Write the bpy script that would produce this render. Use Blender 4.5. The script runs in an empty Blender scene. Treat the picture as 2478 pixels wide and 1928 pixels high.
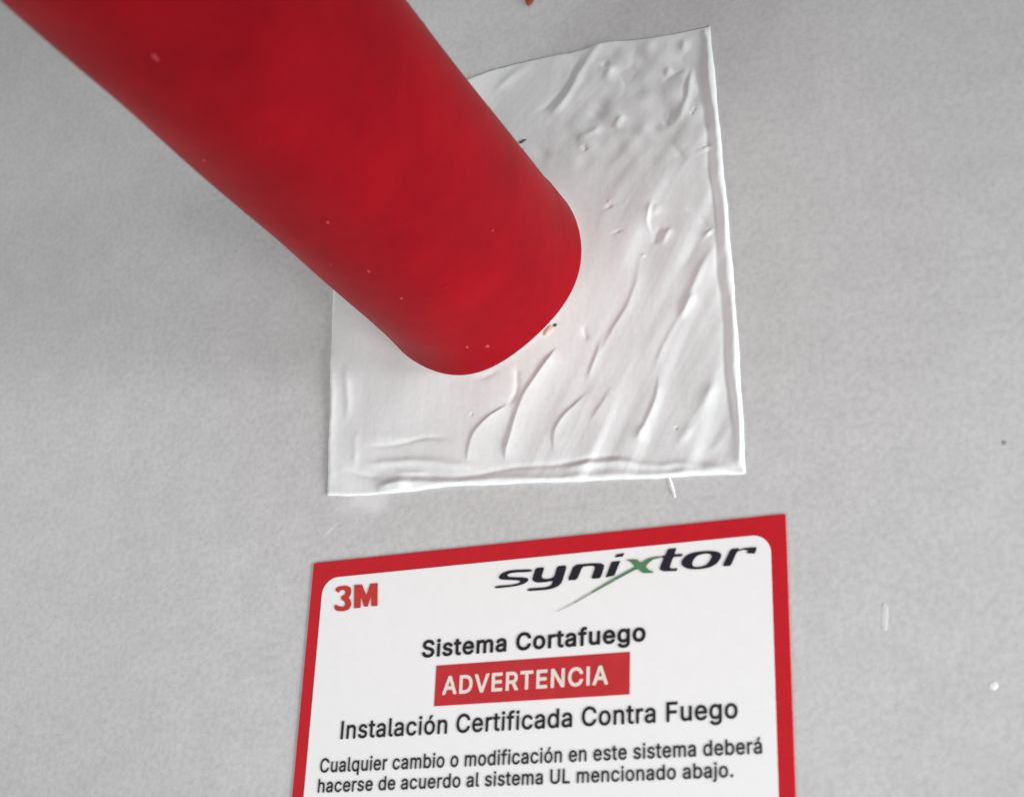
import bpy, bmesh, math
import numpy as np
from mathutils import Vector, Matrix, noise

sc = bpy.context.scene
col = sc.collection

# ------------------------------------------------------------------ camera
F_PX, PW, PH = 3710.9, 2478.0, 1928.0
CAM = np.array([0.13896, -0.31380, -0.11379])
# rows: image right, image down, viewing direction, in world axes (x along the wall, z up, wall face at y = 0)
ROT = np.array([[0.91243, 0.40750, 0.03765],
                [-0.13179, 0.37969, -0.91568],
                [-0.38743, 0.83053, 0.40015]])
cd = bpy.data.cameras.new('camera')
cam = bpy.data.objects.new('camera', cd)
col.objects.link(cam)
cd.sensor_fit = 'HORIZONTAL'
cd.sensor_width = 36.0
cd.lens = 36.0 * F_PX / PW
cd.clip_start = 0.005
cd.clip_end = 50.0
cam.matrix_world = Matrix(((ROT[0][0], -ROT[1][0], -ROT[2][0], CAM[0]),
                           (ROT[0][1], -ROT[1][1], -ROT[2][1], CAM[1]),
                           (ROT[0][2], -ROT[1][2], -ROT[2][2], CAM[2]),
                           (0, 0, 0, 1)))
cd.dof.use_dof = True
cd.dof.focus_distance = 0.405
cd.dof.aperture_fstop = 20.0
sc.camera = cam

# ------------------------------------------------------------------ light
world = bpy.data.worlds.new('World')
sc.world = world
world.use_nodes = True
wb = world.node_tree.nodes['Background']
wb.inputs['Color'].default_value = (1.0, 1.0, 1.0, 1)
wb.inputs['Strength'].default_value = 0.445


def area(name, loc, target, size, energy, spread):
    ld = bpy.data.lights.new(name, 'AREA')
    ld.shape = 'DISK'
    ld.size = size
    ld.energy = energy
    ld.spread = math.radians(spread)
    o = bpy.data.objects.new(name, ld)
    o.location = loc
    o.rotation_euler = (Vector(target) - Vector(loc)).to_track_quat('-Z', 'Y').to_euler()
    col.objects.link(o)


area('right_lamp', (0.90, -0.20, -0.15), (0.04, 0.0, -0.04), 0.35, 0.305, 25)
area('low_right_lamp', (0.70, -0.20, -0.50), (0.10, 0.0, -0.10), 0.35, 0.235, 25)
area('low_left_lamp', (-0.35, -0.20, -0.42), (0.0, 0.0, 0.02), 0.5, 0.255, 32)
sc.view_settings.view_transform = 'Standard'
sc.view_settings.look = 'None'
sc.view_settings.exposure = 0.0
sc.view_settings.gamma = 1.0
sc.view_settings.use_curve_mapping = False

# ------------------------------------------------------------------ helpers


def uv(x, y, out=0.0):
    """Point (x, z in metres) that the photograph shows at pixel x, y on the plane `out` metres in front of the wall face."""
    d = ROT.T @ np.array([(x - PW / 2) / F_PX, (y - PH / 2) / F_PX, 1.0])
    q = CAM + d * ((-out - CAM[1]) / d[1])
    return np.array([q[0], q[2]])


def zoomed(ox, oy, s):
    return lambda pts: np.array([uv(ox + s * a, oy + s * b) for a, b in pts])


A1 = zoomed(680, 1200, 620 / 2184)
A2 = zoomed(1150, 1200, 800 / 2184)
P_TOP = zoomed(900, 0, 1000 / 2184)
P_BOT = zoomed(700, 700, 1200 / 2184)
P_MID = zoomed(1200, 300, 700 / 1321)
PX = zoomed(0, 0, 1)


def link(name, me, mat=None, parent=None, smooth=False):
    o = bpy.data.objects.new(name, me)
    col.objects.link(o)
    if mat is not None:
        me.materials.clear()
        me.materials.append(mat)
    if smooth:
        me.polygons.foreach_set('use_smooth', [True] * len(me.polygons))
    if parent is not None:
        o.parent = parent
    return o


def tag(o, label=None, cat=None, kind=None, group=None):
    for k, v in (('label', label), ('category', cat), ('kind', kind), ('group', group)):
        if v:
            o[k] = v


def nodes(name):
    m = bpy.data.materials.new(name)
    m.use_nodes = True
    return m, m.node_tree.nodes, m.node_tree.links, m.node_tree.nodes['Principled BSDF']


def noise_tex(N, L, scale, detail=4, rough=0.55, vec=None):
    t = N.new('ShaderNodeTexNoise')
    t.inputs['Scale'].default_value = scale
    t.inputs['Detail'].default_value = detail
    t.inputs['Roughness'].default_value = rough
    L.new(vec, t.inputs['Vector'])
    return t.outputs['Fac']


def ramp(N, L, fac, c0, c1, p0=0.3, p1=0.7):
    r = N.new('ShaderNodeValToRGB')
    r.color_ramp.elements[0].position = p0
    r.color_ramp.elements[0].color = (*c0, 1)
    r.color_ramp.elements[1].position = p1
    r.color_ramp.elements[1].color = (*c1, 1)
    L.new(fac, r.inputs['Fac'])
    return r.outputs['Color']


def mul(N, L, a, b):
    m = N.new('ShaderNodeMix')
    m.data_type = 'RGBA'
    m.blend_type = 'MULTIPLY'
    m.inputs['Factor'].default_value = 1
    L.new(a, m.inputs[6])
    L.new(b, m.inputs[7])
    return m.outputs[2]


def bump(N, L, h, strength, dist, prev=None):
    b = N.new('ShaderNodeBump')
    b.inputs['Strength'].default_value = strength
    b.inputs['Distance'].default_value = dist
    L.new(h, b.inputs['Height'])
    if prev is not None:
        L.new(prev, b.inputs['Normal'])
    return b.outputs['Normal']


def flat_mat(name, color, rough=0.45, var=0.05, spec=0.4, bumpy=0.0):
    m, N, L, b = nodes(name)
    g = N.new('ShaderNodeNewGeometry').outputs['Position']
    f = noise_tex(N, L, 260, 5, 0.6, g)
    c = np.array(color)
    L.new(ramp(N, L, f, tuple(c * (1 - var)), tuple(np.minimum(c * (1 + var), 1))), b.inputs['Base Color'])
    b.inputs['Roughness'].default_value = rough
    b.inputs['Specular IOR Level'].default_value = spec
    if bumpy:
        f2 = noise_tex(N, L, 900, 3, 0.6, g)
        L.new(bump(N, L, f2, bumpy, 0.0002), b.inputs['Normal'])
    return m


# ------------------------------------------------------------------ materials
def wall_material():
    m, N, L, b = nodes('painted_plaster')
    g = N.new('ShaderNodeNewGeometry').outputs['Position']
    big = noise_tex(N, L, 14, 4, 0.5, g)
    mid = noise_tex(N, L, 110, 5, 0.6, g)
    fine = noise_tex(N, L, 620, 4, 0.65, g)
    c = ramp(N, L, big, (0.57, 0.574, 0.574), (0.622, 0.625, 0.625))
    c = mul(N, L, c, ramp(N, L, mid, (0.95, 0.95, 0.95), (1.03, 1.03, 1.03)))
    c = mul(N, L, c, ramp(N, L, fine, (0.875, 0.875, 0.875), (1.01, 1.01, 1.01), 0.32, 0.6))
    # thin film of sealant wiped onto the wall below the patch's lower left corner, and two faint wipes
    for px, sx, sy, deg, amt in (((872, 1212), 0.0105, 0.0046, 8, 0.95), ((800, 1282), 0.0035, 0.0009, 40, 0.6), ((905, 1222), 0.006, 0.004, -10, 0.7)):
        p = uv(*px)
        mp = N.new('ShaderNodeMapping')
        mp.vector_type = 'TEXTURE'
        mp.inputs['Location'].default_value = (p[0], 0, p[1])
        mp.inputs['Rotation'].default_value = (0, math.radians(-deg), 0)
        mp.inputs['Scale'].default_value = (sx, 1, sy)
        L.new(g, mp.inputs['Vector'])
        ln = N.new('ShaderNodeVectorMath')
        ln.operation = 'LENGTH'
        L.new(mp.outputs['Vector'], ln.inputs[0])
        ad = N.new('ShaderNodeMath')
        ad.operation = 'MULTIPLY_ADD'
        L.new(mid, ad.inputs[0])
        ad.inputs[1].default_value = 1.2
        L.new(ln.outputs['Value'], ad.inputs[2])
        mr = N.new('ShaderNodeMapRange')
        mr.interpolation_type = 'SMOOTHSTEP'
        mr.inputs['From Min'].default_value = 0.55
        mr.inputs['From Max'].default_value = 1.6
        mr.inputs['To Min'].default_value = amt
        mr.inputs['To Max'].default_value = 0.0
        L.new(ad.outputs['Value'], mr.inputs['Value'])
        mx = N.new('ShaderNodeMix')
        mx.data_type = 'RGBA'
        L.new(mr.outputs['Result'], mx.inputs['Factor'])
        L.new(c, mx.inputs[6])
        mx.inputs[7].default_value = (0.76, 0.77, 0.77, 1)
        c = mx.outputs[2]
    L.new(c, b.inputs['Base Color'])
    b.inputs['Roughness'].default_value = 0.85
    b.inputs['Specular IOR Level'].default_value = 0.25
    n = bump(N, L, mid, 0.07, 0.0009)
    n = bump(N, L, fine, 0.2, 0.00032, n)
    L.new(n, b.inputs['Normal'])
    return m


def sealant_material():
    m, N, L, b = nodes('firestop_sealant')
    g = N.new('ShaderNodeNewGeometry').outputs['Position']
    mp = N.new('ShaderNodeMapping')
    mp.inputs['Rotation'].default_value = (0, math.radians(-28), 0)
    mp.inputs['Scale'].default_value = (1, 1, 0.22)
    L.new(g, mp.inputs['Vector'])
    smear = noise_tex(N, L, 170, 4, 0.55, mp.outputs['Vector'])
    fine = noise_tex(N, L, 700, 3, 0.6, g)
    c = ramp(N, L, smear, (0.74, 0.765, 0.765), (0.80, 0.82, 0.82))
    c = mul(N, L, c, ramp(N, L, fine, (0.95, 0.95, 0.95), (1, 1, 1)))
    L.new(c, b.inputs['Base Color'])
    b.inputs['Roughness'].default_value = 0.85
    b.inputs['Specular IOR Level'].default_value = 0.12
    n = bump(N, L, smear, 0.16, 0.0009)
    n = bump(N, L, fine, 0.18, 0.0002, n)
    L.new(n, b.inputs['Normal'])
    return m


def pipe_material():
    m, N, L, b = nodes('red_enamel')
    g = N.new('ShaderNodeNewGeometry').outputs['Position']
    big = noise_tex(N, L, 40, 4, 0.55, g)
    mid = noise_tex(N, L, 230, 4, 0.6, g)
    c = ramp(N, L, big, (0.225, 0.0022, 0.0075), (0.30, 0.0036, 0.009))
    c = mul(N, L, c, ramp(N, L, mid, (0.92, 0.9, 0.9), (1, 1, 1)))
    L.new(c, b.inputs['Base Color'])
    b.inputs['Roughness'].default_value = 0.45
    b.inputs['Specular IOR Level'].default_value = 0.06
    n = bump(N, L, big, 0.25, 0.002)
    n = bump(N, L, mid, 0.25, 0.0003, n)
    L.new(n, b.inputs['Normal'])
    return m


M_WALL = wall_material()
M_SEAL = sealant_material()
M_PIPE = pipe_material()
M_RED = flat_mat('label_red_ink', (0.55, 0.007, 0.017), 0.42, 0.06)
M_BARRED = flat_mat('bar_red_ink', (0.54, 0.026, 0.032), 0.42, 0.08)
M_WHITE = flat_mat('label_white_vinyl', (0.895, 0.9, 0.9), 0.42, 0.012)
M_INK = flat_mat('black_ink', (0.014, 0.014, 0.016), 0.5, 0.25)
M_NAVY = flat_mat('blue_black_ink', (0.012, 0.012, 0.022), 0.5, 0.2)
M_BARWHITE = flat_mat('bar_white_ink', (0.84, 0.74, 0.68), 0.45, 0.02)
M_LOGORED = flat_mat('logo_red_ink', (0.55, 0.035, 0.028), 0.45, 0.1)
M_GREEN = flat_mat('green_ink', (0.085, 0.23, 0.10), 0.45, 0.08)
M_PALEGREEN = flat_mat('pale_green_ink', (0.16, 0.27, 0.17), 0.45, 0.08)
M_GREY = flat_mat('grey_ink', (0.40, 0.42, 0.40), 0.45, 0.05)
M_RUST = flat_mat('rust_brown', (0.27, 0.06, 0.025), 0.6, 0.3, bumpy=0.3)
M_WHITEPAINT = flat_mat('white_paint', (0.85, 0.85, 0.85), 0.4, 0.02)
M_FAINT = flat_mat('thin_white_paint', (0.66, 0.66, 0.66), 0.5, 0.04)
M_NIB_GLINT = flat_mat('red_nib_glint', (0.46, 0.035, 0.055), 0.3, 0.2)  # paler than the pipe: the glint on each bump is in the colour
M_GREYSPOT = flat_mat('grey_dirt', (0.30, 0.30, 0.30), 0.8, 0.15)
M_PINK = flat_mat('pale_pink_crumb', (0.68, 0.52, 0.43), 0.7, 0.1, bumpy=0.3)
M_DARK = flat_mat('dark_crumb', (0.10, 0.095, 0.085), 0.8, 0.2, bumpy=0.3)

def sheet(name, loops, y, t, mat, parent, grow=0.0):
    """flat filled outline (first loop outer, rest holes) in wall coordinates, face at depth y, thickness t"""
    cu = bpy.data.curves.new(name, 'CURVE')
    cu.dimensions = '2D'
    cu.fill_mode = 'BOTH'
    cu.extrude = t / 2 * 1000
    cu.offset = grow * 1000        # built in millimetres, scaled down below
    for lp in loops:
        s = cu.splines.new('POLY')
        s.points.add(len(lp) - 1)
        for p, (a, b) in zip(s.points, lp):
            p.co = (a * 1000, b * 1000, 0, 1)
        s.use_cyclic_u = True
    return curve_to_mesh(name, cu, y, t, mat, parent, Matrix.Scale(0.001, 4))


def curve_to_mesh(name, cu, y, t, mat, parent, mtx=None):
    tmp = bpy.data.objects.new(name, cu)
    col.objects.link(tmp)
    dg = bpy.context.evaluated_depsgraph_get()
    dg.update()
    me = bpy.data.meshes.new_from_object(tmp.evaluated_get(dg))
    bpy.data.objects.remove(tmp)
    me.name = name
    if mtx is not None:
        me.transform(mtx)
    # local (x, y, z) -> world (x, -z, y)
    me.transform(Matrix(((1, 0, 0, 0), (0, 0, -1, -(y) + t / 2), (0, 1, 0, 0), (0, 0, 0, 1))))
    return link(name, me, mat, parent)


def rounded(x0, y0, x1, y1, r, n=10):
    out = []
    for cx, cy, a0 in ((x1 - r, y1 - r, 0), (x0 + r, y1 - r, 90), (x0 + r, y0 + r, 180), (x1 - r, y0 + r, 270)):
        for k in range(n + 1):
            a = math.radians(a0 + 90 * k / n)
            out.append((cx + r * math.cos(a), cy + r * math.sin(a)))
    return out


def chaikin(p, n=1, keep=0.2):
    p = [np.array(q, float) for q in p]
    for _ in range(n):
        q = []
        for a, b in zip(p, p[1:] + p[:1]):
            q += [(1 - keep) * a + keep * b, keep * a + (1 - keep) * b]
        p = q
    return p


# ------------------------------------------------------------------ pipe axis and sheet builder
PIPE_C = np.array([-0.01765, 0.07396])
PIPE_R = 0.0281


# ------------------------------------------------------------------ sealant patch: a height field of trowel and finger strokes


def seg_field(U, V, pl):
    """distance, signed side and running parameter (0..1) of the closest point of a polyline"""
    best = np.full(U.shape, 1e9)
    side = np.zeros(U.shape)
    par = np.zeros(U.shape)
    lens = np.linalg.norm(np.diff(pl, axis=0), axis=1)
    tot = lens.sum()
    acc = 0
    for a, b, l in zip(pl[:-1], pl[1:], lens):
        d = (b - a) / l
        t = np.clip((U - a[0]) * d[0] + (V - a[1]) * d[1], 0, l)
        ex, ey = U - a[0] - t * d[0], V - a[1] - t * d[1]
        dist = np.hypot(ex, ey)
        s = np.sign(d[0] * (V - a[1]) - d[1] * (U - a[0]))
        m = dist < best
        best = np.where(m, dist, best)
        side = np.where(m, s, side)
        par = np.where(m, (acc + t) / tot, par)
        acc += l
    return best, side, par


def smooth_pl(p, n=2):
    for _ in range(n):
        q = [p[0]]
        for a, b in zip(p[:-1], p[1:]):
            q += [0.75 * a + 0.25 * b, 0.25 * a + 0.75 * b]
        q.append(p[-1])
        p = np.array(q)
    return p


MM = 0.001
STROKES = []      # (polyline, kind, height, narrow width, wide width, taper)


def stroke(pl, kind, h, w, wide=None, taper=0.25):
    STROKES.append((smooth_pl(np.array(pl)), kind, h * MM, w * MM, (wide or w) * MM, taper))


# 'ridge': rounded bead; 'left' / 'right': a lip that drops off sharply on that side of the drawn direction
TR, BR, BL = uv(1716, 66), uv(1799, 1141), uv(797, 1198)
# beads along the cut-out's edges
stroke(PX([(1703, 68), (1722, 190), (1735, 330), (1757, 560), (1777, 820), (1796, 1138)]), 'ridge', 0.75, 0.8, taper=0.02)
stroke(PX([(1686, 80), (1692, 180), (1712, 300), (1727, 460), (1750, 760), (1776, 1080)]), 'ridge', -0.7, 0.6, taper=0.1)
stroke(P_BOT([(370, 885), (450, 862), (700, 852), (1000, 842), (1400, 828), (1980, 800)]), 'ridge', 0.75, 0.85, taper=0.05)
stroke(P_BOT([(380, 880), (470, 880), (560, 866)]), 'ridge', 1.0, 2.0, taper=0.4)
stroke(P_BOT([(410, 832), (600, 830), (840, 822), (960, 795), (1200, 768), (1400, 742), (1560, 752)]), 'ridge', -0.5, 0.6, taper=0.15)
stroke(P_BOT([(1180, 795), (1420, 765), (1640, 782), (1715, 765), (1800, 785), (1970, 795)]), 'ridge', 0.65, 0.8, taper=0.15)
stroke(P_BOT([(258, 320), (262, 430), (262, 610)]), 'ridge', 0.55, 1.0, taper=0.3)
stroke(P_BOT([(196, 250), (190, 500), (184, 880)]), 'ridge', 0.5, 1.1, taper=0.1)
stroke(P_BOT([(235, 795), (330, 815), (420, 832)]), 'ridge', -0.4, 0.7, taper=0.3)
# finger strokes sweeping down to the left, lower half
stroke(P_BOT([(1005, 345), (1022, 400), (1012, 480), (975, 525)]), 'ridge', -0.5, 0.6, taper=0.3)
stroke(P_BOT([(990, 515), (900, 560), (825, 625), (795, 690), (792, 765)]), 'right', 0.55, 0.35, 4.5, taper=0.15)
stroke(P_BOT([(1200, 268), (1112, 380), (1042, 490), (1000, 600), (962, 700), (948, 775)]), 'right', 0.85, 0.35, 5.0, taper=0.15)
stroke(P_BOT([(1400, 200), (1350, 330), (1300, 430)]), 'right', 0.45, 0.5, 3.5, taper=0.35)
stroke(P_BOT([(1320, 165), (1312, 205), (1330, 240)]), 'ridge', -0.4, 0.5, taper=0.4)
stroke(P_BOT([(1330, 450), (1240, 540), (1190, 600), (1172, 660), (1170, 730)]), 'right', 0.5, 0.35, 4.0, taper=0.25)
stroke(P_BOT([(1440, 420), (1380, 520), (1330, 600)]), 'right', 0.3, 0.6, 4.0, taper=0.4)
stroke(P_BOT([(1640, 370), (1610, 520), (1560, 630), (1540, 670)]), 'right', 0.5, 0.4, 4.5, taper=0.3)
stroke(P_BOT([(1585, 595), (1553, 640), (1548, 690)]), 'ridge', 0.5, 0.9, taper=0.4)
stroke(P_BOT([(1900, 380), (1850, 470), (1770, 610), (1705, 705)]), 'ridge', 0.6, 1.0, taper=0.25)
stroke(P_BOT([(1870, 440), (1800, 560), (1750, 640)]), 'ridge', -0.35, 0.8, taper=0.35)
stroke(P_BOT([(1960, 560), (1900, 680), (1840, 750)]), 'ridge', 0.3, 1.2, taper=0.35)
stroke(P_BOT([(1800, 10), (1755, 80), (1715, 155)]), 'ridge', 0.6, 0.7, taper=0.35)
stroke(P_BOT([(1770, 40), (1650, 280), (1600, 420)]), 'right', 0.3, 0.7, 5.0, taper=0.4)
stroke(P_BOT([(325, 692), (500, 686), (600, 662), (740, 662)]), 'ridge', -0.3, 0.6, taper=0.25)
stroke(P_BOT([(330, 640), (480, 650), (640, 690), (720, 740)]), 'ridge', 0.3, 1.3, taper=0.4)
stroke(P_BOT([(320, 765), (560, 765), (760, 772), (855, 790)]), 'ridge', 0.55, 0.9, taper=0.2)
stroke(P_BOT([(470, 800), (520, 822), (640, 818)]), 'ridge', 0.4, 0.7, taper=0.3)
stroke(P_BOT([(305, 620), (300, 700), (298, 790)]), 'ridge', 0.25, 0.8, taper=0.3)
stroke(P_BOT([(820, 412), (900, 390), (960, 350)]), 'ridge', -0.25, 0.7, taper=0.4)
# middle right
stroke(P_MID([(720, 345), (700, 400), (694, 460), (720, 520)]), 'left', 0.55, 0.4, 1.8, taper=0.3)
stroke(P_MID([(735, 365), (728, 430)]), 'ridge', 0.45, 0.9, taper=0.4)
stroke(P_MID([(810, 470), (785, 510), (765, 560)]), 'ridge', 0.7, 0.7, taper=0.4)
stroke(P_MID([(760, 465), (740, 500), (735, 560)]), 'ridge', -0.5, 0.6, taper=0.4)
stroke(P_MID([(860, 380), (930, 430), (985, 500)]), 'ridge', -0.35, 0.7, taper=0.4)
stroke(P_MID([(1000, 560), (960, 650), (900, 760), (835, 920)]), 'ridge', 0.55, 0.9, taper=0.3)
stroke(P_MID([(945, 490), (900, 600), (850, 700)]), 'ridge', -0.25, 1.0, taper=0.4)
stroke(P_MID([(960, 500), (985, 520)]), 'ridge', 0.5, 0.8, taper=0.4)
stroke(P_MID([(690, 540), (640, 780), (560, 930), (480, 1060), (440, 1120)]), 'right', 0.45, 0.7, 5.0, taper=0.35)
stroke(P_MID([(640, 540), (610, 760), (540, 900)]), 'ridge', 0.4, 2.2, taper=0.45)
stroke(P_MID([(520, 380), (530, 410)]), 'ridge', -0.4, 0.7, taper=0.4)
stroke(P_MID([(568, 500), (575, 520)]), 'ridge', -0.25, 0.7, taper=0.4)
stroke(P_MID([(830, 780), (740, 980), (690, 1150)]), 'ridge', 0.3, 2.0, taper=0.45)
# upper part
stroke(P_TOP([(1290, 205), (1215, 240), (1170, 300), (1110, 400), (1060, 480), (1000, 570), (930, 630)]), 'ridge', 0.95, 1.2, taper=0.2)
stroke(P_TOP([(1130, 270), (1070, 380), (1030, 460), (960, 545), (850, 620)]), 'ridge', -0.5, 0.8, taper=0.3)
stroke(P_TOP([(1250, 330), (1235, 370)]), 'ridge', -0.8, 0.7, taper=0.35)
stroke(P_TOP([(1290, 350), (1250, 420), (1240, 450)]), 'ridge', 0.6, 1.0, taper=0.4)
stroke(P_TOP([(630, 510), (700, 450), (800, 375), (880, 340)]), 'ridge', 0.55, 1.3, taper=0.3)
stroke(P_TOP([(1480, 190), (1460, 260), (1480, 350)]), 'ridge', 0.45, 1.6, taper=0.4)
stroke(P_TOP([(1400, 215), (1395, 300), (1340, 470), (1290, 560)]), 'ridge', -0.3, 1.0, taper=0.4)
stroke(P_TOP([(1540, 440), (1600, 400), (1670, 375)]), 'ridge', -0.5, 0.6, taper=0.4)
stroke(P_TOP([(1545, 400), (1600, 370)]), 'ridge', 0.45, 0.9, taper=0.4)
stroke(P_TOP([(1700, 350), (1690, 470), (1645, 600), (1600, 660), (1590, 700)]), 'ridge', 0.65, 0.9, taper=0.25)
stroke(P_TOP([(1690, 350), (1665, 470), (1640, 560)]), 'ridge', -0.4, 0.6, taper=0.35)
stroke(P_TOP([(1340, 610), (1305, 645), (1290, 690)]), 'ridge', 0.8, 0.9, taper=0.4)
stroke(P_TOP([(1240, 670), (1190, 700), (1090, 760)]), 'ridge', 0.65, 1.0, taper=0.35)
stroke(P_TOP([(1130, 780), (1150, 810)]), 'ridge', -0.5, 0.6, taper=0.4)
stroke(P_TOP([(1550, 580), (1555, 700)]), 'ridge', -0.5, 0.7, taper=0.4)
stroke(P_TOP([(1560, 740), (1620, 800), (1680, 860)]), 'ridge', -0.3, 0.8, taper=0.4)
stroke(P_TOP([(1400, 640), (1440, 700), (1520, 760)]), 'ridge', 0.4, 1.5, taper=0.4)
stroke(P_TOP([(1640, 200), (1650, 300)]), 'ridge', 0.5, 0.9, taper=0.4)
stroke(P_TOP([(1775, 770), (1785, 800)]), 'ridge', 0.6, 0.9, taper=0.3)
stroke(P_TOP([(1080, 580), (1150, 600), (1230, 640)]), 'ridge', -0.4, 1.0, taper=0.4)
stroke(P_TOP([(860, 770), (900, 830), (980, 850)]), 'ridge', -0.35, 1.4, taper=0.45)

EDGE_R = smooth_pl(PX([(1718, 62), (1731, 190), (1744, 330), (1766, 560), (1787, 820), (1805, 1146)]), 1)
EDGE_T = smooth_pl(np.array([uv(800, 330), *P_TOP([(300, 520), (560, 398), (700, 348), (900, 308), (1100, 270), (1210, 228),
                                                   (1400, 210), (1600, 180), (1790, 135)])]), 1)
EDGE_B = smooth_pl(P_BOT([(120, 905), (300, 910), (450, 900), (700, 868), (1000, 856), (1400, 842), (2010, 812)]), 1)
EDGE_L = smooth_pl(P_BOT([(200, -450), (196, 0), (186, 250), (182, 500), (170, 700), (165, 915)]), 1)


def span(curve, x, axis):
    """other coordinate of an edge curve at x, extended in a straight line past its ends"""
    c = curve[np.argsort(curve[:, axis])]
    return np.interp(x, c[:, axis], c[:, 1 - axis])


def patch_grid(ns, nt):
    """points of the patch outline's interior, rows and columns following its four uneven edges"""
    S, T = np.meshgrid(np.linspace(0, 1, ns), np.linspace(0, 1, nt))
    U = -0.06 + 0.108 * S
    V = 0.015 + 0.12 * T
    for _ in range(25):
        U2 = (1 - S) * span(EDGE_L, V, 1) + S * span(EDGE_R, V, 1)
        V2 = (1 - T) * span(EDGE_B, U, 0) + T * span(EDGE_T, U, 0)
        U, V = U2, V2
    # hand-cut wobble of the outline
    wob = 0.00009 * (np.sin(V * 330) + 0.4 * np.sin(V * 1100 + 1))
    U = U + wob
    V = V + 0.00009 * (np.sin(U * 300 + 2) + 0.4 * np.sin(U * 1000))
    return S, T, U, V


def height_patch(S, T, U, V):
    rng = np.random.default_rng(5)
    width, tall = 0.1085, 0.122
    dl, dr, db, dt = S * width, (1 - S) * width, T * tall, (1 - T) * tall
    d = np.hypot(U - PIPE_C[0], V - PIPE_C[1]) - PIPE_R
    calm = np.clip((d - 3 * MM) / (12 * MM), 0, 1)
    calm = calm * calm * (3 - 2 * calm)
    base = np.full(U.shape, 0.45 * MM)
    # soft waves stretched along the sweep of the fingers
    th = math.radians(62)
    a = U * math.cos(th) + V * math.sin(th)
    b = -U * math.sin(th) + V * math.cos(th)
    for k in range(16):
        fa, fb = rng.uniform(8, 45), rng.uniform(60, 260)
        base += rng.uniform(0.02, 0.07) * MM * np.sin(fa * a * 2 + fb * b + rng.uniform(0, 6.3))
    sweep = np.clip((U + 0.012) / 0.012, 0, 1) * np.clip((0.108 - V) / 0.03, 0, 1)
    for k in range(22):
        fa, fb = rng.uniform(-60, 60), rng.uniform(450, 1500)
        gate = 0.5 + 0.5 * np.sin(a * rng.uniform(40, 160) + b * rng.uniform(40, 120) + rng.uniform(0, 6.3))
        base += rng.uniform(8, 20) / fb * MM * sweep * calm * gate * np.sin(fa * a + fb * b + rng.uniform(0, 6.3))
    # overlapping trowel passes: long gentle slopes that each end in a soft lip
    ph = b * 560 + 1.5 * np.sin(a * 42 + 1.0) + 0.6 * np.sin(b * 190 + a * 21) + 0.35 * np.sin(a * 95 + b * 60)
    saw = (ph / (2 * np.pi)) % 1.0
    saw = np.where(saw < 0.74, saw / 0.74, (1 - saw) / 0.26)
    saw = 1 - saw * saw * (3 - 2 * saw)
    gate = 0.55 + 0.45 * np.sin(a * 75 + b * 110 + 0.7)
    base += 0.34 * MM * np.clip((U + 0.004) / 0.012, 0, 1) * np.clip((0.118 - V) / 0.03, 0, 1) * gate * saw * calm
    lumpy = np.clip((V - 0.088) / 0.02, 0, 1) * np.clip((U - 0.000) / 0.012, 0, 1)
    for k in range(34):
        q = rng.uniform(0, 6.3)
        fr = rng.uniform(300, 1300)
        base += 28 / fr * MM * lumpy * calm * np.sin(fr * (U * math.cos(q) + V * math.sin(q)) + rng.uniform(0, 6.3))
    # fine drag marks left by the tool, in patches and in two directions
    for deg, area_ in ((63, sweep), (48, np.clip((V - 0.080) / 0.02, 0, 1)), (84, np.clip((-0.01 - U) / 0.012, 0, 1) * 0.3)):
        t2 = math.radians(deg)
        al, ac = U * math.cos(t2) + V * math.sin(t2), -U * math.sin(t2) + V * math.cos(t2)
        ac = ac + 0.0006 * np.sin(al * 120 + 0.5)
        for k in range(14):
            fb = rng.uniform(1300, 4200)
            gate = np.clip(np.sin(al * rng.uniform(60, 220) + ac * rng.uniform(150, 500) + rng.uniform(0, 6.3)), 0, 1)
            base += 9 / fb * MM * area_ * calm * gate * np.sin(fb * ac + rng.uniform(-40, 40) * al + rng.uniform(0, 6.3))
    for k in range(9):                         # pinholes and torn pimples
        pu, pv = rng.uniform(-0.02, 0.045), rng.uniform(0.02, 0.13)
        pr, ph_ = rng.uniform(0.3, 0.6) * MM, rng.choice([-0.3, -0.25, 0.22]) * MM
        base += ph_ * calm * np.exp(-((U - pu) ** 2 + (V - pv) ** 2) / pr ** 2)
    # collar worked up around the pipe
    base += 0.5 * MM * np.exp(-np.maximum(d, 0) / (1.5 * MM)) + 2.1 * MM * np.exp(-(np.maximum(d, 0) / (15 * MM)) ** 1.6)
    keep = np.clip(d / (3 * MM), 0, 1)
    wu = U + 0.0003 * np.sin(V * 240 + U * 110) + 0.00005 * np.sin(V * 1130 - U * 690 + 1.0)
    wv = V + 0.0003 * np.sin(U * 230 - V * 100 + 2.0) + 0.00005 * np.sin(U * 970 + V * 530)
    for pl, kind, h, w, wide, taper in STROKES:
        dist, side, par = seg_field(wu, wv, pl)
        ends = np.clip(np.minimum(par, 1 - par) / max(taper, 1e-4), 0, 1)
        ends = ends * ends * (3 - 2 * ends)
        if kind == 'ridge':
            prof = 0.7 * np.exp(-(dist / (1.1 * w)) ** 2) + 0.3 * np.exp(-(dist / (2.6 * w)) ** 2)
        else:
            sd = side if kind == 'left' else -side
            prof = np.where(sd > 0, np.exp(-(dist / (1.35 * w)) ** 2), np.exp(-(dist / (0.5 * wide))))
        base += 0.72 * h * prof * ends * keep * (1 + 0.2 * np.sin(par * 7 + h * 9000))
    base = np.maximum(base, 0.12 * MM)
    # the left and top edges sink into the cut, the right and bottom beads lap over the wall face
    sink = np.minimum(dl / (1.1 * MM), dt / (0.9 * MM))
    sink = np.clip(sink, 0, 1)
    sink = np.sqrt(1 - (1 - sink) ** 2)
    base = base * sink - 0.5 * MM * (1 - sink)
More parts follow.
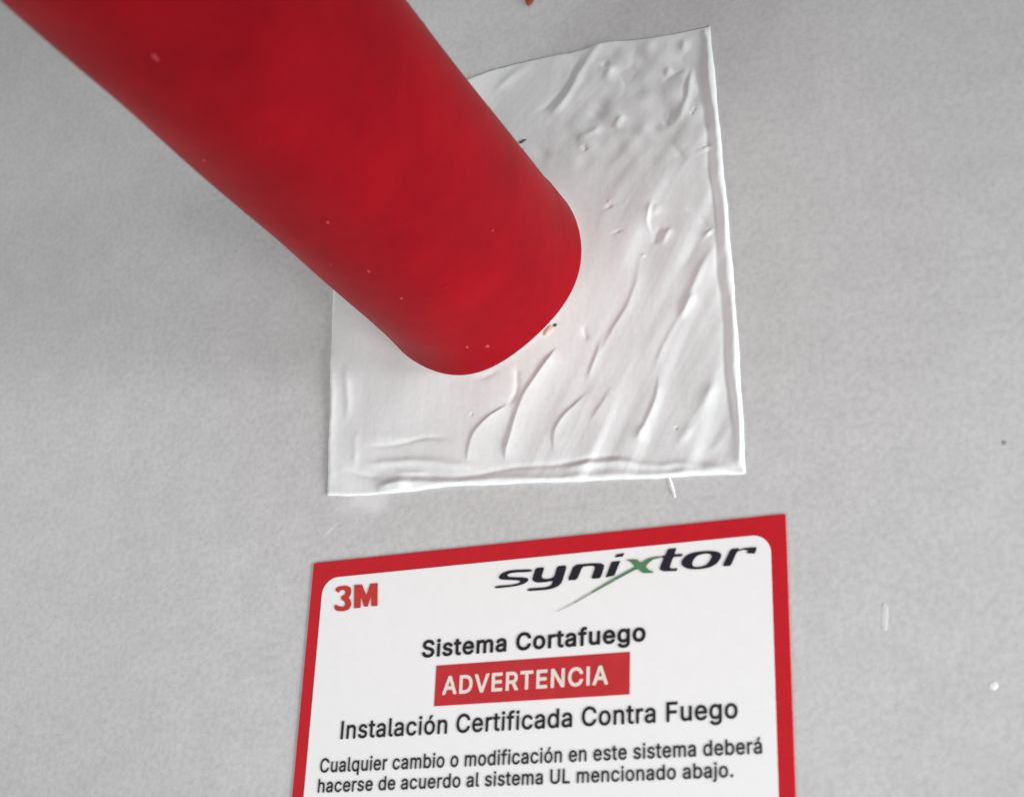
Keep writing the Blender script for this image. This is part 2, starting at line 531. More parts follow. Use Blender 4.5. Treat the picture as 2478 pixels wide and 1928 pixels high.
    lap = np.clip(np.minimum(dr, db) / (0.7 * MM), 0, 1)
    lap = np.sqrt(1 - (1 - lap) ** 2)
    return np.where(base > 0, base * lap, base) + 0.04 * MM


NS, NT = 430, 480
S_, T_, U_, V_ = patch_grid(NS, NT)
Z_ = height_patch(S_, T_, U_, V_)
OUTLINE = [(U_[j, i], V_[j, i], i, j) for j, i in
           [(0, i) for i in range(NS - 1)] + [(j, NS - 1) for j in range(NT - 1)] +
           [(NT - 1, i) for i in range(NS - 1, 0, -1)] + [(j, 0) for j in range(NT - 1, 0, -1)]]
co = np.stack([U_, -Z_, V_], -1).reshape(-1, 3).tolist()
ii = np.arange(NS * NT).reshape(NT, NS)
fc = np.stack([ii[:-1, :-1], ii[:-1, 1:], ii[1:, 1:], ii[1:, :-1]], -1).reshape(-1, 4).tolist()
n0, n = len(co), len(OUTLINE)
for u, v, i, j in OUTLINE:                     # body of the plug inside the wall, a little narrower than its face
    co.append([u + (-0.0009 if i == NS - 1 else 0), 0.03, v + (0.0009 if j == 0 else 0)])
for k in range(n):
    k2 = (k + 1) % n
    fc.append([int(ii[OUTLINE[k][3], OUTLINE[k][2]]), n0 + k, n0 + k2, int(ii[OUTLINE[k2][3], OUTLINE[k2][2]])])
fc.append([n0 + k for k in range(n)])
me = bpy.data.meshes.new('sealant_patch')
me.from_pydata(co, [], fc)
me.update()
patch = link('sealant_patch', me, M_SEAL)
me.polygons.foreach_set('use_smooth', [True] * ((NS - 1) * (NT - 1)) + [False] * (n + 1))
tag(patch, 'square patch of pale smeared sealant filling the opening around the red pipe', 'sealant patch')

# ------------------------------------------------------------------ wall (the setting), with the opening cut through it
hole = []
for u, v, i, j in OUTLINE[::3]:
    du = -0.00005 if i == 0 else (-0.0007 if i == NS - 1 else 0)
    dv = 0.00005 if j == NT - 1 else (0.0007 if j == 0 else 0)
    hole.append((u + du, v + dv))
wall = sheet('wall', [[(-0.75, -0.6), (0.75, -0.6), (0.75, 0.7), (-0.75, 0.7)], hole], 0.0, 0.15, M_WALL, None)
tag(wall, 'smooth grey painted wall behind the pipe and the label', 'wall', 'structure')

# ------------------------------------------------------------------ red pipe


def ray_pipe(x, y):
    d = ROT.T @ np.array([(x - PW / 2) / F_PX, (y - PH / 2) / F_PX, 1.0])
    o = np.array([CAM[0] - PIPE_C[0], CAM[2] - PIPE_C[1]])
    dd = np.array([d[0], d[2]])
    A, B, Cc = dd @ dd, 2 * o @ dd, o @ o - PIPE_R ** 2
    t = (-B - math.sqrt(max(B * B - 4 * A * Cc, 0))) / (2 * A)
    q = CAM + t * d
    return math.atan2(q[2] - PIPE_C[1], q[0] - PIPE_C[0]), -q[1]


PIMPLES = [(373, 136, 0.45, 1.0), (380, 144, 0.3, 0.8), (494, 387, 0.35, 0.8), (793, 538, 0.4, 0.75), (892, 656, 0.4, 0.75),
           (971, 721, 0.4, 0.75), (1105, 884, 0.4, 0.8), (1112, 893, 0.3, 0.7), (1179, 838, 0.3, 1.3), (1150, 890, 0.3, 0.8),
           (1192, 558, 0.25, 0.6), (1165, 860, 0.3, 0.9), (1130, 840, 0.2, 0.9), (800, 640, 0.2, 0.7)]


def make_pipe():
    nseg = 420
    hs = np.concatenate([[-0.05], np.arange(-0.004, 0.150, 0.00045), np.arange(0.152, 0.2, 0.004), np.arange(0.21, 0.331, 0.02)])
    th = np.linspace(0, 2 * np.pi, nseg, endpoint=False)
    T, Hh = np.meshgrid(th, hs)
    R = np.full(T.shape, PIPE_R)
    rng = np.random.default_rng(11)
    for k in range(14):
        n = rng.integers(1, 7)
        R += 0.00005 * np.sin(n * T + rng.uniform(20, 130) * Hh + rng.uniform(0, 6.3))
    # paint and old sealer built up round the foot, thickest underneath and on the right
    lump = np.zeros(T.shape)
    for deg, amp, wid in ((-100, 1.5, 30), (-4, 1.0, 26), (-52, 0.15, 40)):
        da = (T - math.radians(deg) + np.pi) % (2 * np.pi) - np.pi
        lump += amp * np.exp(-(da / math.radians(wid)) ** 2)
    R += MM * lump * np.exp(-(np.maximum(Hh, 0) / (7 * MM)) ** 2)
    da = (T - math.radians(36) + np.pi) % (2 * np.pi) - np.pi          # edge of an older paint coat
    R += 0.35 * MM * np.exp(-(da / math.radians(30)) ** 2) / (1 + np.exp((Hh - 0.0125 - 0.001 * np.sin(6 * T)) / 0.0005))
    spots = []
    for k in range(70):
        spots.append((rng.uniform(-3.14, 3.14), rng.uniform(0.002, 0.15), rng.uniform(0.04, 0.12), rng.uniform(0.4, 0.8)))
    for t0, h0, hh, r in spots:
        dt = (T - t0 + np.pi) % (2 * np.pi) - np.pi
        R += hh * MM * np.exp(-(dt * PIPE_R / (r * MM)) ** 2 - ((Hh - h0) / (r * MM)) ** 2)
    co = np.stack([PIPE_C[0] + R * np.cos(T), -Hh, PIPE_C[1] + R * np.sin(T)], -1).reshape(-1, 3)
    nh = len(hs)
    i = np.arange(nh * nseg).reshape(nh, nseg)
    j = np.roll(i, -1, axis=1)
    q = np.stack([i[:-1], i[1:], j[1:], j[:-1]], -1).reshape(-1, 4)
    verts, faces = co.tolist(), q.tolist()
    # open end: rim and bore
    last = i[-1]
    prev = [int(k) for k in last]
    for rr, dy in ((PIPE_R - 0.0006, 0.0006), (PIPE_R - 0.0034, 0.0006), (PIPE_R - 0.004, 0.0), (PIPE_R - 0.004, -0.37)):
        n0 = len(verts)
        for t in th:
            verts.append([PIPE_C[0] + rr * math.cos(t), -(hs[-1] + dy), PIPE_C[1] + rr * math.sin(t)])
        for k in range(nseg):
            k2 = (k + 1) % nseg
            faces.append([prev[k], n0 + k, n0 + k2, prev[k2]])
        prev = [n0 + k for k in range(nseg)]
    me = bpy.data.meshes.new('red_pipe')
    me.from_pydata(verts, [], faces)
    me.update()
    bm = bmesh.new()
    bm.from_mesh(me)
    bmesh.ops.recalc_face_normals(bm, faces=bm.faces)
    bm.to_mesh(me)
    bm.free()
    return me


pipe = link('red_pipe', make_pipe(), M_PIPE, smooth=True)
tag(pipe, 'thick round pipe painted glossy red coming out of the sealed wall opening', 'pipe')

for x, y, h, r in PIMPLES:                     # small bumps in the paint, their glints put in as paler red
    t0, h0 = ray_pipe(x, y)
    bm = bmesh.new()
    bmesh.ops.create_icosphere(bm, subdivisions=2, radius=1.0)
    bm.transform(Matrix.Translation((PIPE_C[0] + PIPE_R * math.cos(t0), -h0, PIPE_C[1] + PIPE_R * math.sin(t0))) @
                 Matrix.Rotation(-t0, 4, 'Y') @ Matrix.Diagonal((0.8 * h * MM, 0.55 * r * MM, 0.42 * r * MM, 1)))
    me = bpy.data.meshes.new('glint_nib')
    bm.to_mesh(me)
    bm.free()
    link('glint_nib', me, M_NIB_GLINT, pipe, smooth=True)

# ------------------------------------------------------------------ label
LW = 0.12
LBOT = -0.092
label_root = bpy.data.objects.new('warning_label', None)
label_root.location = (0, 0, 0)
label_root.empty_display_size = 0.02
col.objects.link(label_root)
tag(label_root, 'white fire system warning label with red border stuck below the sealant patch', 'label')


Y_BACK, Y_PANEL, Y_BAR, Y_INK = 0.00028, 0.00034, 0.00040, 0.00046
T_INK = 0.00005
sheet('border', [rounded(-LW / 2, LBOT, LW / 2, 0.0, 0.0004, 3)], Y_BACK, 0.00035, M_RED, label_root)
sheet('panel', [rounded(-0.0568, LBOT + 0.0036, 0.0565, -0.0043, 0.0042)], Y_PANEL, T_INK, M_WHITE, label_root)
b0, b1_ = uv(1052, 1709), uv(1526, 1577)
bar = sheet('warning_bar', [[(b0[0], b0[1]), (b1_[0], b0[1]), (b1_[0], b1_[1]), (b0[0], b1_[1])]], Y_BAR, T_INK, M_BARRED, label_root)


# outlines of a plain grotesque alphabet: advance width, then one closed outline per contour (capital height 509)
REGULAR = {
    ' ': (188, []),
    '.': (188, ['78,-16 106,-18 126,-10 146,8 153,28 154,52 146,73 130,90 106,100 82,99 62,91 44,72 36,52 37,28 45,8 62,-9']),
    'C': (510, ['234,-19 268,-21 308,-18 360,-3 397,17 428,41 458,81 471,105 487,157 484,168 476,174 403,173 395,165 388,141 377,121 356,98 340,86 320,76 276,67 248,68 228,72 192,88 176,99 163,113 139,149 124,193 119,225 117,257 123,313 137,357 160,393 176,409 208,430 228,437 264,442 292,440 312,435 340,423 364,404 387,369 396,341 400,336 408,334 472,334 480,336 485,341 487,349 483,369 468,409 449,441 426,469 396,492 364,510 308,527 264,530 232,528 200,521 172,511 144,497 118,477 92,453 75,429 59,401 43,365 35,333 28,297 26,253 28,213 34,177 44,140 57,109 74,81 96,51 116,32 143,13 172,-2 200,-12']),
    'F': (410, ['53,-12 60,-14 128,-14 136,-8 138,-4 140,206 348,207 356,211 360,220 360,280 352,291 140,292 139,436 144,438 372,438 380,444 383,452 383,512 376,521 368,523 60,523 52,521 48,516 46,508 46,0 48,-7']),
    'I': (186, ['53,-12 60,-14 128,-14 136,-10 139,-4 140,508 136,519 128,523 60,523 52,520 46,512 46,0 48,-7']),
    'L': (393, ['53,-12 60,-14 360,-14 368,-12 374,-4 375,60 369,68 364,71 139,72 139,508 136,517 128,523 60,523 52,520 46,512 46,0 48,-7']),
    'U': (517, ['223,-20 260,-22 292,-20 344,-8 368,2 392,17 416,36 445,72 456,96 469,144 471,172 471,508 469,516 464,521 456,523 392,523 381,516 379,508 379,180 376,148 370,132 357,108 336,88 324,80 296,70 260,66 220,71 196,79 182,88 161,108 147,132 141,148 138,180 138,508 136,516 132,520 124,523 60,523 52,521 48,516 46,508 46,172 53,120 61,96 73,72 87,52 105,32 148,2 172,-8']),
    'a': (389, ['129,-20 142,-22 178,-22 206,-17 234,-5 258,12 262,8 264,-8 274,-14 338,-14 346,-11 350,-4 351,252 346,296 342,312 329,336 314,355 304,364 282,379 254,390 226,396 178,398 146,393 110,382 94,374 70,358 58,346 37,316 28,296 27,288 34,279 98,260 110,264 119,280 138,300 154,309 174,315 198,317 226,312 246,300 257,284 262,256 258,247 242,242 122,225 86,213 62,200 50,191 38,178 25,156 18,128 16,108 18,84 30,48 46,23 73,0 106,-14', '162,60 142,63 130,67 117,76 111,84 106,96 106,104 109,120 114,130 130,142 150,149 258,167 262,164 261,128 255,108 246,92 230,77 210,66 186,60']),
    'b': (424, ['204,-20 253,-21 301,-7 321,5 341,20 357,36 371,56 383,80 392,104 403,160 403,220 393,272 373,316 353,344 321,371 301,383 281,390 253,397 213,398 193,394 162,384 129,358 128,508 126,516 121,521 113,523 49,522 41,516 39,508 40,-4 45,-12 53,-14 117,-13 125,-4 126,16 129,20 145,5 165,-8 181,-15', '197,64 181,69 161,84 150,96 144,108 133,136 127,168 128,212 139,260 150,280 160,292 177,305 193,312 205,315 233,315 249,311 271,300 289,282 297,268 304,252 311,224 314,188 311,152 297,108 283,88 269,76 257,68 237,62 217,61']),
    'c': (396, ['175,-20 222,-22 250,-18 278,-10 305,4 326,19 346,39 367,72 377,100 376,108 370,114 302,131 292,124 283,100 262,77 246,68 234,64 206,60 178,64 162,71 146,84 126,111 121,124 113,156 110,188 113,224 121,252 128,268 146,292 162,305 179,312 206,316 226,315 246,308 270,292 284,272 293,252 302,248 366,264 375,272 374,284 361,316 343,340 326,358 290,381 266,390 234,397 182,397 154,391 130,383 90,358 58,322 43,296 33,272 22,220 21,160 26,132 34,100 56,56 86,22 110,4 154,-15']),
    'd': (424, ['166,-20 210,-21 246,-14 270,-2 298,22 300,-4 302,-9 310,-14 374,-14 382,-10 385,-4 386,508 384,516 378,522 310,523 299,516 297,508 297,364 294,359 270,379 242,392 210,398 170,397 150,392 122,382 86,358 68,340 41,296 25,248 21,220 20,188 25,132 42,80 66,39 86,17 125,-8', '178,64 154,77 142,88 127,108 117,136 113,156 110,188 113,224 122,258 134,280 144,292 162,306 178,312 190,315 218,315 242,308 254,301 266,291 282,268 291,244 295,224 298,188 295,152 281,108 271,92 254,76 234,65 218,62 202,61']),
    'e': (404, ['178,-20 214,-22 250,-19 286,-9 306,0 334,19 354,40 366,58 379,88 378,96 370,104 310,119 302,119 294,113 280,88 258,69 230,62 198,61 170,68 150,79 136,92 123,112 114,140 112,152 114,155 370,155 378,157 384,164 385,196 382,244 370,288 352,324 330,350 302,372 256,392 222,398 178,397 154,392 126,381 87,356 56,320 42,296 26,248 21,216 21,160 27,128 34,100 56,56 86,22 110,4 135,-8', '114,235 113,240 122,264 134,283 146,295 162,306 174,312 206,316 234,312 246,307 262,296 280,272 289,252 292,236']),
    'f': (254, ['74,-12 82,-14 142,-14 150,-11 155,-4 157,312 230,313 238,317 242,328 242,380 239,388 230,393 158,393 156,396 156,428 163,448 174,456 198,460 226,454 234,456 239,460 257,520 255,528 251,532 238,537 198,544 174,543 142,537 118,526 93,504 75,476 68,448 66,394 2,392 -7,384 -8,328 -3,316 6,313 67,312 67,0 69,-8']),
    'g': (425, ['176,-163 210,-165 254,-161 294,-149 314,-141 334,-127 361,-99 373,-79 380,-59 385,-35 386,-7 386,377 385,385 378,392 314,393 306,391 299,381 298,356 282,371 262,384 230,396 214,398 174,397 146,391 126,384 106,373 86,358 70,342 54,321 33,277 25,249 21,221 21,165 25,133 42,85 72,41 90,25 126,4 146,-3 174,-8 214,-9 246,-2 270,9 294,29 297,25 296,-23 290,-43 274,-63 262,-71 246,-78 226,-82 194,-83 166,-78 138,-62 111,-31 102,-27 94,-29 42,-57 38,-62 36,-67 37,-75 52,-99 86,-131 98,-139 130,-153', '206,73 190,74 166,80 151,89 135,105 117,141 113,157 110,193 116,241 127,269 135,281 146,294 162,306 190,315 206,316 222,314 242,308 266,292 275,281 287,257 298,209 298,173 295,157 286,125 275,105 264,93 246,81 230,76']),
    'h': (410, ['46,-12 53,-14 113,-14 121,-12 126,-8 128,0 128,240 130,252 138,276 157,299 185,312 209,315 229,313 253,302 271,284 280,256 282,0 284,-8 293,-14 357,-14 365,-11 371,0 370,264 362,304 353,328 341,347 316,372 285,388 249,397 205,397 182,392 161,384 129,361 128,508 125,517 117,523 53,523 45,520 39,512 39,0 41,-7']),
    'i': (167, ['46,-12 53,-14 117,-14 125,-8 127,-4 128,380 125,388 117,393 49,392 42,388 39,380 39,0 41,-7', '65,432 85,429 113,436 130,452 138,468 140,492 136,504 125,520 105,534 85,538 61,534 42,520 31,504 27,484 32,460 49,440']),
    'j': (167, ['-17,-155 -10,-157 22,-156 54,-149 74,-140 94,-125 106,-110 115,-95 124,-67 128,-31 128,377 126,386 118,392 50,393 43,389 39,381 38,-39 35,-55 25,-67 10,-72 -14,-74 -22,-80 -24,-87 -24,-143 -22,-150', '81,429 106,433 122,444 135,461 140,481 136,505 125,521 106,534 82,538 62,534 42,521 31,505 27,481 32,461 43,445 62,433']),
    'l': (189, ['112,-14 157,-16 185,-10 193,-4 195,6 181,62 173,68 137,68 132,70 129,82 127,514 117,523 53,523 42,518 39,510 40,62 45,42 64,10 81,-3 97,-10']),
    'm': (610, ['46,-12 53,-14 117,-14 125,-8 127,-4 128,252 133,273 149,296 173,312 193,316 213,315 234,308 251,292 259,272 260,0 265,-11 273,-14 337,-14 345,-10 348,-4 349,244 351,264 358,284 373,302 397,314 417,316 441,313 461,303 472,292 480,272 482,252 483,-4 485,-9 493,-14 557,-14 565,-11 571,0 570,276 562,316 545,348 532,364 505,383 473,396 453,399 437,400 405,397 377,389 349,373 321,345 317,344 297,371 281,383 261,393 241,399 217,400 189,397 153,382 129,363 126,368 125,384 117,392 53,393 45,391 39,380 39,0 41,-7']),
    'n': (410, ['46,-12 53,-14 113,-14 121,-12 126,-8 128,0 128,240 130,252 138,276 157,299 185,312 209,315 229,313 253,302 271,284 280,256 282,0 284,-8 289,-12 297,-14 357,-14 369,-8 371,0 370,268 361,308 353,328 341,347 317,371 301,382 269,393 245,397 209,397 185,393 165,386 145,374 129,361 126,364 125,384 117,392 53,393 42,388 39,376 39,0 41,-7']),
    'o': (415, ['175,-20 234,-21 258,-16 306,4 326,19 358,56 372,80 382,104 394,156 394,216 390,244 381,276 358,320 327,356 306,372 282,384 234,397 182,397 154,391 130,383 90,358 58,322 43,296 33,272 22,220 21,160 26,132 34,100 56,56 86,22 110,4 154,-15', '182,64 166,69 146,84 128,108 122,120 113,152 111,168 110,188 113,220 121,252 128,268 143,288 154,299 166,307 190,315 222,315 247,308 260,300 273,288 287,268 294,252 302,220 305,188 302,152 294,124 287,108 274,88 262,78 250,69 236,64 206,60']),
    'q': (424, ['304,-155 310,-157 374,-157 382,-153 385,-147 386,381 382,389 374,393 310,393 300,385 298,355 270,379 242,392 214,398 198,398 170,397 146,391 122,382 85,357 66,338 42,297 26,249 21,217 21,157 26,129 32,105 43,77 67,37 86,17 126,-8 170,-21 198,-22 229,-19 261,-7 274,1 294,18 296,17 297,-143 299,-151', '178,64 154,77 142,88 127,109 113,153 110,189 113,225 126,267 145,293 162,306 178,312 190,315 218,315 242,308 254,301 266,291 282,269 291,245 295,225 298,189 295,153 291,133 280,105 272,93 254,76 234,65 218,62 202,61']),
    'r': (259, ['46,-12 53,-14 113,-14 121,-12 126,-8 128,0 128,248 133,268 145,286 157,297 169,304 197,311 245,308 253,312 257,320 257,384 254,392 249,397 213,399 193,398 161,388 129,367 126,372 125,384 121,390 113,393 53,393 45,391 40,384 39,0 41,-7']),
    's': (365, ['152,-20 184,-22 224,-19 264,-7 280,1 300,14 324,40 334,56 344,88 344,124 338,148 327,168 300,194 280,207 260,215 152,244 136,252 125,264 124,284 129,296 148,311 172,318 204,317 228,309 242,296 257,268 264,264 328,277 336,283 338,292 328,320 316,339 299,360 276,377 260,385 244,391 208,398 168,398 144,394 124,389 92,375 76,363 54,340 39,312 34,292 34,256 40,232 51,212 64,196 96,174 120,164 232,134 244,126 251,116 253,96 244,80 224,67 196,60 164,60 132,72 116,88 104,116 96,120 32,107 24,101 22,92 33,56 49,32 63,16 80,4 108,-10']),
    't': (227, ['139,-16 178,-18 202,-15 222,-9 227,0 216,56 212,64 202,68 170,64 150,68 142,80 140,100 141,312 206,313 213,316 218,324 218,380 214,389 206,393 142,393 140,396 140,472 134,482 126,485 62,485 54,480 51,472 51,396 46,393 2,392 -5,388 -8,380 -8,324 -3,316 2,314 51,312 51,92 53,68 58,50 68,28 82,11 102,-3']),
    'u': (410, ['156,-17 185,-19 225,-14 261,3 281,19 284,15 285,-5 293,-13 357,-14 365,-11 370,-5 371,379 368,387 364,391 357,393 297,393 289,391 285,387 282,379 282,155 279,123 266,95 249,79 225,67 201,64 173,68 159,75 146,87 132,111 128,143 128,379 125,387 121,391 113,393 53,393 45,391 41,386 39,379 39,139 43,95 49,71 67,35 93,8 125,-9']),
    'á': (389, ['129,-20 142,-22 178,-22 206,-17 234,-5 258,12 262,8 264,-8 274,-14 338,-14 346,-11 350,-4 351,252 346,296 342,312 329,336 314,355 304,364 282,379 254,390 226,396 178,398 146,393 110,382 94,374 70,358 58,346 37,316 28,296 27,288 34,279 98,260 110,264 119,280 138,300 154,309 174,315 198,317 226,312 246,300 257,284 262,256 258,247 242,242 122,225 86,213 62,200 50,191 38,178 25,156 18,128 16,108 18,84 30,48 46,23 73,0 106,-14', '162,60 142,63 130,67 117,76 111,84 106,96 106,104 109,120 114,130 130,142 150,149 258,167 262,164 261,128 255,108 246,92 230,77 210,66 186,60', '157,416 214,415 222,419 290,522 292,532 286,540 274,543 210,543 202,540 148,432 149,424']),
    'ó': (415, ['175,-20 234,-21 258,-16 306,4 326,19 358,56 372,80 382,104 394,156 394,216 390,244 381,276 358,320 327,356 306,372 282,384 234,397 182,397 154,391 130,383 90,358 58,322 43,296 33,272 22,220 21,160 26,132 34,100 56,56 86,22 110,4 154,-15', '182,64 166,69 146,84 128,108 122,120 113,152 111,168 110,188 113,220 121,252 128,268 143,288 154,299 166,307 190,315 222,315 247,308 260,300 273,288 287,268 294,252 302,220 305,188 302,152 294,124 287,108 274,88 262,78 250,69 236,64 206,60', '176,416 230,415 242,420 310,524 311,532 306,540 298,543 230,543 218,539 167,432 168,424']),
}

